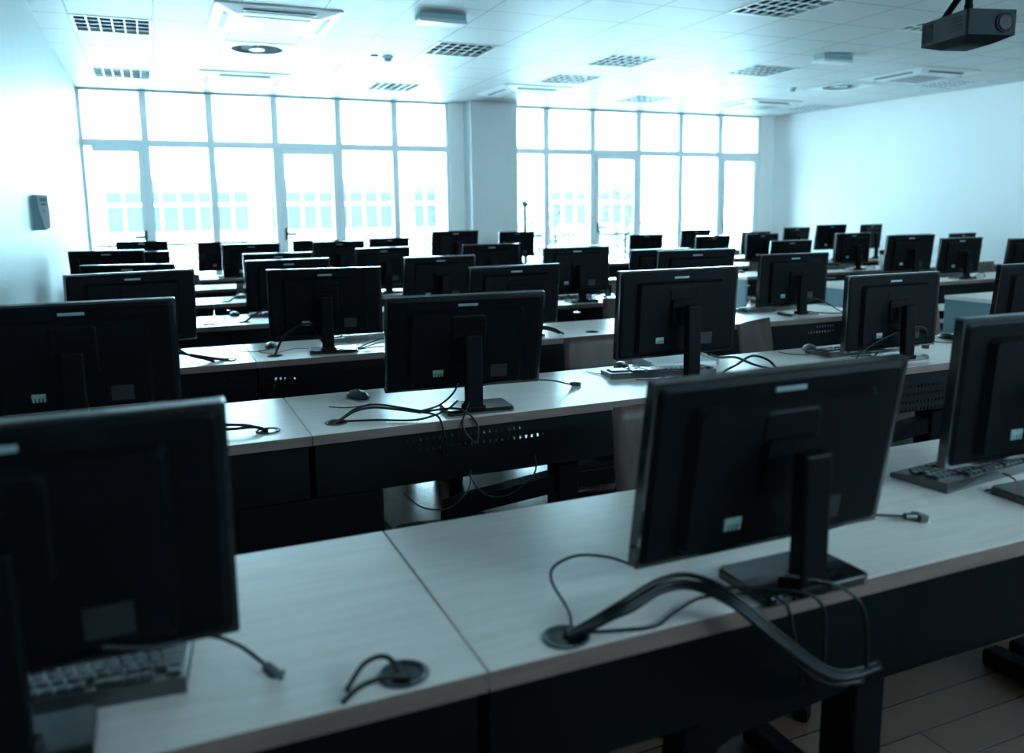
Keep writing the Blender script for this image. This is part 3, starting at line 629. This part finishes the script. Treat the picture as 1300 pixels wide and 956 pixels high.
# small things on the desks
t = empty('paper_tray', (2.06, 2.98, TOP), R(-8), 'white plastic paper tray behind the second row keyboard', 'tray')
bm = B(); box(bm, -0.16, 0.16, -0.10, 0.10, 0, 0.004, 0.001, 1); box(bm, -0.16, -0.156, -0.10, 0.10, 0.004, 0.035, 0.001, 1); box(bm, 0.156, 0.16, -0.10, 0.10, 0.004, 0.035, 0.001, 1); box(bm, -0.16, 0.16, 0.096, 0.10, 0.004, 0.045, 0.001, 1); obj('tray_body', bm, 'paper', t)
bm = B(); box(bm, -0.145, 0.145, -0.095, 0.09, 0.005, 0.022); obj('paper_stack', bm, 'paper', t)
t = empty('plastic_cup', (3.36, 5.82, TOP), 0, 'small clear plastic cup on the fourth row desk', 'cup')
bm = B(); n = 20
rr = [(0.026, 0.0), (0.034, 0.085), (0.0325, 0.085), (0.0248, 0.002)]
rows_ = [[bm.verts.new((r*math.cos(2*PI*k/n), r*math.sin(2*PI*k/n), z)) for k in range(n)] for r, z in rr]
for a, b in zip(rows_, rows_[1:]):
    for k in range(n): bm.faces.new((a[k], a[(k+1) % n], b[(k+1) % n], b[k]))
bm.faces.new(rows_[0][::-1]); bm.faces.new(rows_[-1]); obj('cup_wall', bm, 'cupglass', t, smooth=True)
bm = B(); tube(bm, [(0.035*math.cos(2*PI*k/24), 0.035*math.sin(2*PI*k/24), 0.086) for k in range(24)]+[(0.035, 0, 0.086)], 0.0015, 6, False); obj('rim', bm, 'cupglass', t, smooth=True)
t = empty('web_camera', (7.62, 6.99, TOP), 0, 'small black web camera on a white stand in the fifth row right block', 'web camera')
bm = B(); cyl(bm, (0, 0, 0.005), 0.045, 0.01, 24); prism(bm, rrect(-0.03, 0.03, -0.015, 0.015, 0.01, 3), 0.01, 0.16); obj('stand', bm, 'white', t)
bm = B(); box(bm, -0.035, 0.035, -0.03, 0.02, 0.165, 0.215, 0.014, 3); box(bm, -0.012, 0.012, -0.01, 0.01, 0.155, 0.17); obj('camera_body', bm, 'black', t)
bm = B(); cyl(bm, (0, -0.032, 0.19), 0.014, 0.006, 16, axis='Y'); obj('lens', bm, 'lens', t)

# ---------------------------------------------------------------- ceiling fittings
Z = CEIL
def make_louvre():
    t = empty('ceiling_light', (0, 0, 0), 0, 'x', 'ceiling light')
    h = GT/2-0.004
    bm = B()
    for a, b, c, d in ((-h, -h+0.022, -h, h), (h-0.022, h, -h, h), (-h, h, -h, -h+0.022), (-h, h, h-0.022, h)): box(bm, a, b, c, d, -0.006, 0.08)
    obj('frame', bm, 'white', t)
    bm = B(); box(bm, -h+0.01, h-0.01, -h+0.01, h-0.01, 0.08, 0.085); obj('shaded_reflector', bm, 'shaded_reflector', t)
    bm = B(); n = 6; s = 2*(h-0.022)
    b2 = B()
    for k in range(1, n):
        box(bm, -s/2+s*k/n-0.005, -s/2+s*k/n+0.005, -s/2, s/2, -0.004, 0.003); box(b2, -s/2+s*k/n-0.003, -s/2+s*k/n+0.003, -s/2, s/2, 0.003, 0.05)
    for k in range(1, 4):
        box(bm, -s/2, s/2, -s/2+s*k/4-0.005, -s/2+s*k/4+0.005, -0.0035, 0.0035); box(b2, -s/2, s/2, -s/2+s*k/4-0.003, -s/2+s*k/4+0.003, 0.0035, 0.05)
    lv = obj('louvre', bm, 'louvre', t); obj('louvre_blades', b2, 'shaded_reflector', lv)  # blade sides coloured as if unlit, lower edges left white
    return register(t)
L0 = make_louvre()
LLAB = ['louvred ceiling light at the upper left, beside the left wall', 'louvred ceiling light over the leftmost window', 'louvred ceiling light beside the smoke detector, upper middle', 'louvred ceiling light just above the left windows, centre',
 'larger looking louvred light in the middle of the ceiling', 'louvred light behind the middle one, towards the column', 'louvred light over the right windows', 'louvred light cut by the top of the picture',
 'louvred light between the middle light and the right cassette unit', 'louvred light half hidden behind the projector', 'louvred light by the right wall beside the near cassette unit', 'louvred light by the right wall at the window end']
for k, (i, j) in enumerate(LIGHT_CELLS):
    loc = (GX+GT*(i+.5), GY+GT*(j+.5), Z)
    if k == 0: L0.location = loc; L0['label'] = LLAB[0]; L0['group'] = 'louvred ceiling lights'
    else: dup(L0, loc, 0, LLAB[k], 'louvred ceiling lights')
def make_ac():
    t = empty('air_conditioner', (0, 0, 0), 0, 'x', 'air conditioner')
    h = 0.475
    bm = B()
    a = [bm.verts.new((x, y, -0.012)) for x, y in rrect(-h, h, -h, h, 0.03, 3)]; b = [bm.verts.new((x, y, -0.0)) for x, y in rrect(-h-0.0, h, -h, h, 0.03, 3)]
    c = [bm.verts.new((x, y, -0.045)) for x, y in rrect(-h+0.16, h-0.16, -h+0.16, h-0.16, 0.02, 3)]
    n = len(a)
    for i in range(n):
        bm.faces.new((a[i], a[(i+1) % n], b[(i+1) % n], b[i])); bm.faces.new((a[i], a[(i+1) % n], c[(i+1) % n], c[i]))
    bm.faces.new(b); bm.faces.new(c)
    obj('panel', bm, 'white', t)
    for k in range(4):
        ca, sa = math.cos(PI/2*k), math.sin(PI/2*k)
        f = lambda x, y, z: (x*ca-y*sa, x*sa+y*ca, z)
        bm = B(); prism(bm, [(-0.27, -0.40), (0.27, -0.40), (0.25, -0.33), (-0.25, -0.33)], -0.036, -0.021, f); o = obj('air_outlet', bm, 'vent_dark', t)
        bm = B(); prism(bm, [(-0.25, -0.352), (0.25, -0.352), (0.245, -0.340), (-0.245, -0.340)], -0.042, -0.037, f); obj('flap', bm, 'white', o)
    bm = B(); box(bm, -0.255, 0.255, -0.255, 0.255, -0.052, -0.045, 0.003, 1); g = obj('grille', bm, 'white', t)
    bm = B()
    for k in range(19):
        x = -0.235+0.47*k/18
        for q in range(4): box(bm, x-0.004, x+0.004, -0.225+0.115*q, -0.225+0.115*q+0.10, -0.0535, -0.0505)
    obj('grille_slots', bm, 'vent_dark', g)
    bm = B(); cyl(bm, (0.40, -0.40, -0.018), 0.02, 0.012, 14); obj('sensor', bm, 'vent_dark', t)
    return register(t)
A0 = make_ac()
AC = [(1.01, 7.10, 'large white cassette air conditioner at the top left of the ceiling'), (1.05, 10.10, 'white cassette air conditioner just above the left windows'), (4.50, 9.95, 'white cassette air conditioner in front of the column'),
 (8.28, 10.05, 'white cassette air conditioner above the right windows'), (8.41, 7.34, 'white cassette air conditioner near the right wall, below the projector')]
for k, (x, y, l) in enumerate(AC):
    if k == 0: A0.location = (x, y, Z); A0['label'] = l; A0['group'] = 'cassette air conditioners'
    else: dup(A0, (x, y, Z), 0, l, 'cassette air conditioners')
def make_diff():
    t = empty('air_diffuser', (0, 0, 0), 0, 'x', 'air vent')
    h = GT/2-0.003; bm = B(); n = 32
    outer = []
    ring1 = [bm.verts.new((0.235*math.cos(2*PI*k/n), 0.235*math.sin(2*PI*k/n), -0.006)) for k in range(n)]
    for k in range(n):
        a = 2*PI*k/n; c, s = math.cos(a), math.sin(a); m_ = h/max(abs(c), abs(s)); outer.append(bm.verts.new((m_*c, m_*s, -0.006)))
    up = [bm.verts.new((0.235*math.cos(2*PI*k/n), 0.235*math.sin(2*PI*k/n), 0.09)) for k in range(n)]
    for k in range(n):
        q = (k+1) % n; bm.faces.new((outer[k], outer[q], ring1[q], ring1[k])); bm.faces.new((ring1[k], ring1[q], up[q], up[k]))
    obj('plate', bm, 'white', t)
    bm = B(); cyl(bm, (0, 0, 0.093), 0.24, 0.005, n); obj('duct', bm, 'vent_dark', t)
    bm = B(); 
    for k in range(12):
        a = 2*PI*k/12; prism(bm, [(0.05, -0.006), (0.14, -0.02), (0.14, 0.02), (0.05, 0.012)], -0.004, -0.001, lambda u, v, w_, a=a: (u*math.cos(a)-v*math.sin(a), u*math.sin(a)+v*math.cos(a), w_+v*0.7+0.015))
    obj('swirl_blades', bm, 'white', t)
    bm = B(); cyl(bm, (0, 0, 0.0), 0.07, 0.02, 24); obj('hub', bm, 'white', t)
    return register(t)
D0 = make_diff()
for k, ((i, j), l) in enumerate(zip(ROUND_CELLS, ['round swirl air vent between the two left cassette units', 'round swirl air vent in the right part of the ceiling'])):
    loc = (GX+GT*(i+.5), GY+GT*(j+.5), Z)
    if k == 0: D0.location = loc; D0['label'] = l; D0['group'] = 'round air vents'
    else: dup(D0, loc, 0, l, 'round air vents')
def make_smoke():
    t = empty('smoke_detector', (0, 0, 0), 0, 'x', 'smoke detector')
    bm = B(); cyl(bm, (0, 0, -0.010), 0.055, 0.02, 24); obj('mounting_base', bm, 'frame', t)
    bm = B(); cyl(bm, (0, 0, -0.035), 0.030, 0.03, 24, 0.042); obj('sensor_head', bm, 'plaquedark', t)
    return register(t)
S0 = make_smoke(); S0.location = (2.27, 8.3, Z); S0['label'] = 'small smoke detector left of centre on the ceiling'; S0['group'] = 'smoke detectors'
dup(S0, (7.68, 8.62, Z), 0, 'small smoke detector beside the right round vent', 'smoke detectors')
bm = B(); cyl(bm, (0, 0, -0.008), 0.038, 0.016, 20, 0.034); tag(obj('indicator_disc', bm, 'plaquedark', None, (2.13, 8.28, Z)), 'small flat grey disc beside the left smoke detector', 'indicator light')
def make_emerg():
    t = empty('emergency_light', (0, 0, 0), 0, 'x', 'emergency light')
    bm = B(); box(bm, -0.19, 0.19, -0.075, 0.075, -0.045, 0, 0.004, 1); obj('housing', bm, 'plaquedark', t)
    bm = B(); box(bm, -0.20, 0.20, -0.085, 0.085, -0.070, -0.040, 0.014, 2); obj('diffuser', bm, 'white', t)
    return register(t)
E0 = make_emerg(); E0.location = (2.22, 6.5, Z); E0['label'] = 'white box emergency light at the top, between cassette and middle lights'; E0['group'] = 'emergency lights'
dup(E0, (6.56, 6.78, Z), 0, 'white box emergency light left of the projector', 'emergency lights')

# projector
t = empty('projector', (3.73, 2.98, 2.175), R(-14), 'dark grey projector hanging from the ceiling at the upper right', 'projector')
bm = B(); 
prism(bm, rrect(-0.13, 0.13, -0.17, 0.17, 0.012, 3), 0.03, 0.145)
obj('case', bm, 'projector', t)
bm = B(); a = [(x, y) for x, y in rrect(-0.128, 0.128, -0.168, 0.168, 0.012, 3)]
va = [bm.verts.new((x, y, 0.03)) for x, y in a]; vb = [bm.verts.new((x*0.55, y*0.55, 0.004)) for x, y in a]; n = len(a)
for i in range(n): bm.faces.new((va[i], va[(i+1) % n], vb[(i+1) % n], vb[i]))
bm.faces.new(vb); obj('underside', bm, 'projector', t, smooth=True)
bm = B(); cyl(bm, (0.06, -0.172, 0.085), 0.045, 0.012, 28, axis='Y'); l = obj('lens_barrel', bm, 'black', t)
bm = B(); cyl(bm, (0.06, -0.180, 0.085), 0.033, 0.006, 24, axis='Y'); obj('lens', bm, 'lens', l)
bm = B()
for k in range(5): box(bm, -0.1335, -0.129, 0.08+0.016*k, 0.089+0.016*k, 0.045, 0.13)
for k in range(5):
    for q in range(4): box(bm, -0.1335, -0.129, -0.13+0.017*k, -0.12+0.017*k, 0.055+0.019*q, 0.067+0.019*q)
obj('vents', bm, 'black', t)
bm = B(); cyl(bm, (0, 0.0, 0.175), 0.02, 0.06, 16); cyl(bm, (0, 0, 0.48), 0.017, 0.57, 16); cyl(bm, (0, 0, 0.768), 0.06, 0.012, 24)
obj('ceiling_pole', bm, 'darkmetal', t)
bm = B(); tube(bm, [(-0.05, 0.12, 0.15), (0.02, 0.05, 0.30), (0.12, -0.04, 0.50), (0.20, -0.10, 0.76)], 0.016, 10); obj('cable_duct', bm, 'darkmetal', t, smooth=True)
bm = B(); tube(bm, [(-0.08, -0.1, 0.15), (0.0, 0.0, 0.175), (0.09, 0.1, 0.15)], 0.007, 8, False); tube(bm, [(0.09, -0.12, 0.15), (0.0, 0.0, 0.175), (-0.09, 0.12, 0.15)], 0.007, 8, False)
obj('mount_arms', bm, 'darkmetal', t, smooth=True)

# left wall: small wedge shaped fixture
t = empty('wall_dispenser', (XL, 6.42, 1.34), 0, 'small pale wedge shaped dispenser on the left wall', 'dispenser')
bm = B(); prism(bm, [(0, 0), (0.065, 0.0), (0.050, 0.07), (0.034, 0.14), (0.030, 0.235), (0, 0.235)], -0.055, 0.055, lambda u, v, w: (u, w, v)); obj('housing', bm, 'plaquedark', t)
bm = B(); prism(bm, [(0.066, 0.0), (0.095, 0.02), (0.098, 0.12), (0.092, 0.23), (0.031, 0.235), (0.036, 0.14), (0.052, 0.07)], -0.060, 0.055, lambda u, v, w: (u, w, v)); f = obj('front_cover', bm, 'white', t)
bm = B(); box(bm, 0.046, 0.086, -0.062, -0.059, 0.19, 0.215); box(bm, 0.050, 0.084, -0.062, -0.059, 0.165, 0.178); box(bm, 0.062, 0.070, -0.062, -0.059, 0.12, 0.14); obj('front_marks', bm, 'plaquedark', f)

# coat stand by the right windows
t = empty('coat_stand', (4.975, 11.02, 0), 0, 'grey metal coat stand with a curved hook beside the column', 'coat stand')
bm = B(); cyl(bm, (0, 0, 0.02), 0.12, 0.04, 28, 0.10); obj('base', bm, 'stand', t)
bm = B(); cyl(bm, (0, 0, 0.78), 0.028, 1.50, 16); obj('pole', bm, 'stand', t)
bm = B(); bmesh.ops.create_uvsphere(bm, u_segments=16, v_segments=12, radius=0.05, matrix=Matrix.Translation((0, 0, 1.56))); obj('head', bm, 'stand', t, smooth=True)
for a in (0, 130, 230):
    ca, sa = math.cos(R(a)), math.sin(R(a))
    L = 1.0 if a == 0 else 0.35
    bm = B(); tube(bm, [(0.03*ca, 0.03*sa, 1.56), (0.10*ca*L, 0.10*sa*L, 1.56), (0.15*ca*L, 0.15*sa*L, 1.60), (0.145*ca*L, 0.145*sa*L, 1.655)], 0.014, 8); obj('hook', bm, 'stand', t, smooth=True)

# ---------------------------------------------------------------- outside
bm = B(); box(bm, -6, 16, 11.7, 12.9, -0.15, -0.02); tag(obj('balcony_floor', bm, 'paving'), kind='structure')
t = empty('balcony_railing', (0, 12.5, 0), 0, 'metal balcony railing with thin horizontal wires outside the windows', 'railing')
bm = B(); box(bm, -5, 15, -0.025, 0.025, 1.045, 1.085, 0.008, 1); obj('handrail', bm, 'steel', t)
for k in range(15):
    x = -4.6+1.35*k; bm = B(); box(bm, x-0.015, x+0.015, -0.02, 0.02, -0.02, 1.045); obj('post', bm, 'steel', t)
for k in range(8):
    bm = B(); cyl(bm, (5, 0, 0.98-0.115*k), 0.010, 20, 8, axis='X'); obj('wire', bm, 'steel', t)
# planter on the balcony
t = empty('potted_plant', (6.68, 11.98, -0.02), 0, 'leafy plant in a terracotta pot on the balcony', 'plant')
bm = B(); cyl(bm, (0, 0, 0.36), 0.10, 0.72, 20, 0.13); cyl(bm, (0, 0, 0.75), 0.14, 0.06, 20, 0.14); obj('pot', bm, 'pot', t)
random.seed(4)
def leaves(bm, c, rx, rz, n, s):
    for _ in range(n):
        a = random.uniform(0, 2*PI); u = random.uniform(-1, 1); rr_ = random.random()**0.5
        p = Vector(c)+Vector((rr_*rx*math.cos(a)*math.sqrt(1-u*u), rr_*rx*math.sin(a)*math.sqrt(1-u*u), rz*u*rr_))
        q = Matrix.Rotation(random.uniform(0, 6.28), 3, 'Z') @ Matrix.Rotation(random.uniform(-1.2, 1.2), 3, 'X')
        k = s*random.uniform(0.6, 1.2)
        vs = [bm.verts.new(p+q @ Vector(v)) for v in ((0, -k, 0), (k*0.45, 0, k*0.1), (0, k, 0), (-k*0.45, 0, k*0.1))]
        bm.faces.new(vs)
bm = B(); leaves(bm, (0, 0, 1.05), 0.15, 0.30, 160, 0.04); obj('foliage', bm, 'leaf', t)
bm = B()
for a in range(4): tube(bm, [(0, 0, 0.76), (0.05*math.cos(a*1.6), 0.05*math.sin(a*1.6), 0.95), (0.10*math.cos(a*1.6), 0.10*math.sin(a*1.6), 1.2)], 0.006, 6)
obj('stems', bm, 'bark', t)
def tree(x, y, h, r, label):
    t = empty('tree', (x, y, -3.5), 0, label, 'tree', 'trees outside the right windows')
    bm = B(); tube(bm, [(0, 0, 0), (0.1, 0, h*0.4), (0, 0.1, h*0.75)], 0.09, 8); tube(bm, [(0.1, 0, h*0.4), (0.5, 0.1, h*0.7)], 0.05, 6); tube(bm, [(0.1, 0, h*0.45), (-0.5, 0.1, h*0.75)], 0.05, 6); obj('trunk', bm, 'bark', t)
    bm = B(); leaves(bm, (0, 0, h*0.78), r, h*0.28, 900, 0.11); obj('foliage', bm, 'leaf', t)
tree(14.2, 24, 6.2, 1.2, 'pale green tree seen through the door of the right windows')
tree(11.6, 24, 5.0, 1.0, 'low pale green tree seen through the second pane of the right windows')
bm = B(); box(bm, -60, 90, 13, 90, -3.6, -3.5); tag(obj('ground', bm, 'paving'), kind='structure')
# opposite building
t = empty('opposite_building', (0, 40, 0), 0, 'white building with bands of tall windows across the courtyard', 'building')
bm = B(); box(bm, -40, 13.4, 0.3, 6, -3.5, 12); box(bm, 18.5, 27, 0.3, 6, -3.5, 6); obj('facade_wall', bm, 'facade', t)
bm = B(); box(bm, 13.4, 14.4, -10, 6, -3.5, 9); obj('side_wing', bm, 'facade', t)
def bay(x0, n, p=0.75):
    f = B(); x1 = x0+n*p
    for k in range(n+1): box(f, x0+p*k-0.04, x0+p*k+0.04, 0.12, 0.3, 0.0, 3.24)
    box(f, x0, x1, 0.13, 0.3, 2.04, 2.16); box(f, x0, x1, 0.13, 0.3, 3.2, 3.3); box(f, x0, x1, 0.13, 0.3, 0.84, 0.90)
    for k in range(5): box(f, x0, x1, 0.14, 0.3, 0.08+0.15*k, 0.155+0.15*k)
    wf = obj('window', f, 'facade', t)
    g = B(); box(g, x0, x1, 0.22, 0.29, 0.90, 2.04); box(g, x0, x1, 0.22, 0.29, 2.16, 2.6); box(g, x0, x1, 0.24, 0.295, 0.0, 0.84); obj('pane', g, 'facade_glass', wf)
    g = B(); box(g, x0, x1, 0.20, 0.29, 2.6, 3.2); obj('blind', g, 'facade_blind', wf)
bay(-1.8, 8); bay(5.1, 8, 0.74); bay(12.0, 2, 0.65); bay(-9.5, 8); bay(19.6, 7)
# louvred blind hanging outside the upper right panes
bm = B()
for x0, x1 in ((6.3, 7.03), (7.12, 7.82), (7.9, 8.59), (8.67, 9.36)):
    for k in range(11):
        z = 2.42+0.045*k; box(bm, x0, x1, 0, 0.03, z, z+0.004)
tag(obj('outdoor_blind', bm, 'white', None, (0, 11.52, 0)), 'thin slatted sun blind outside the upper right panes', 'blind')
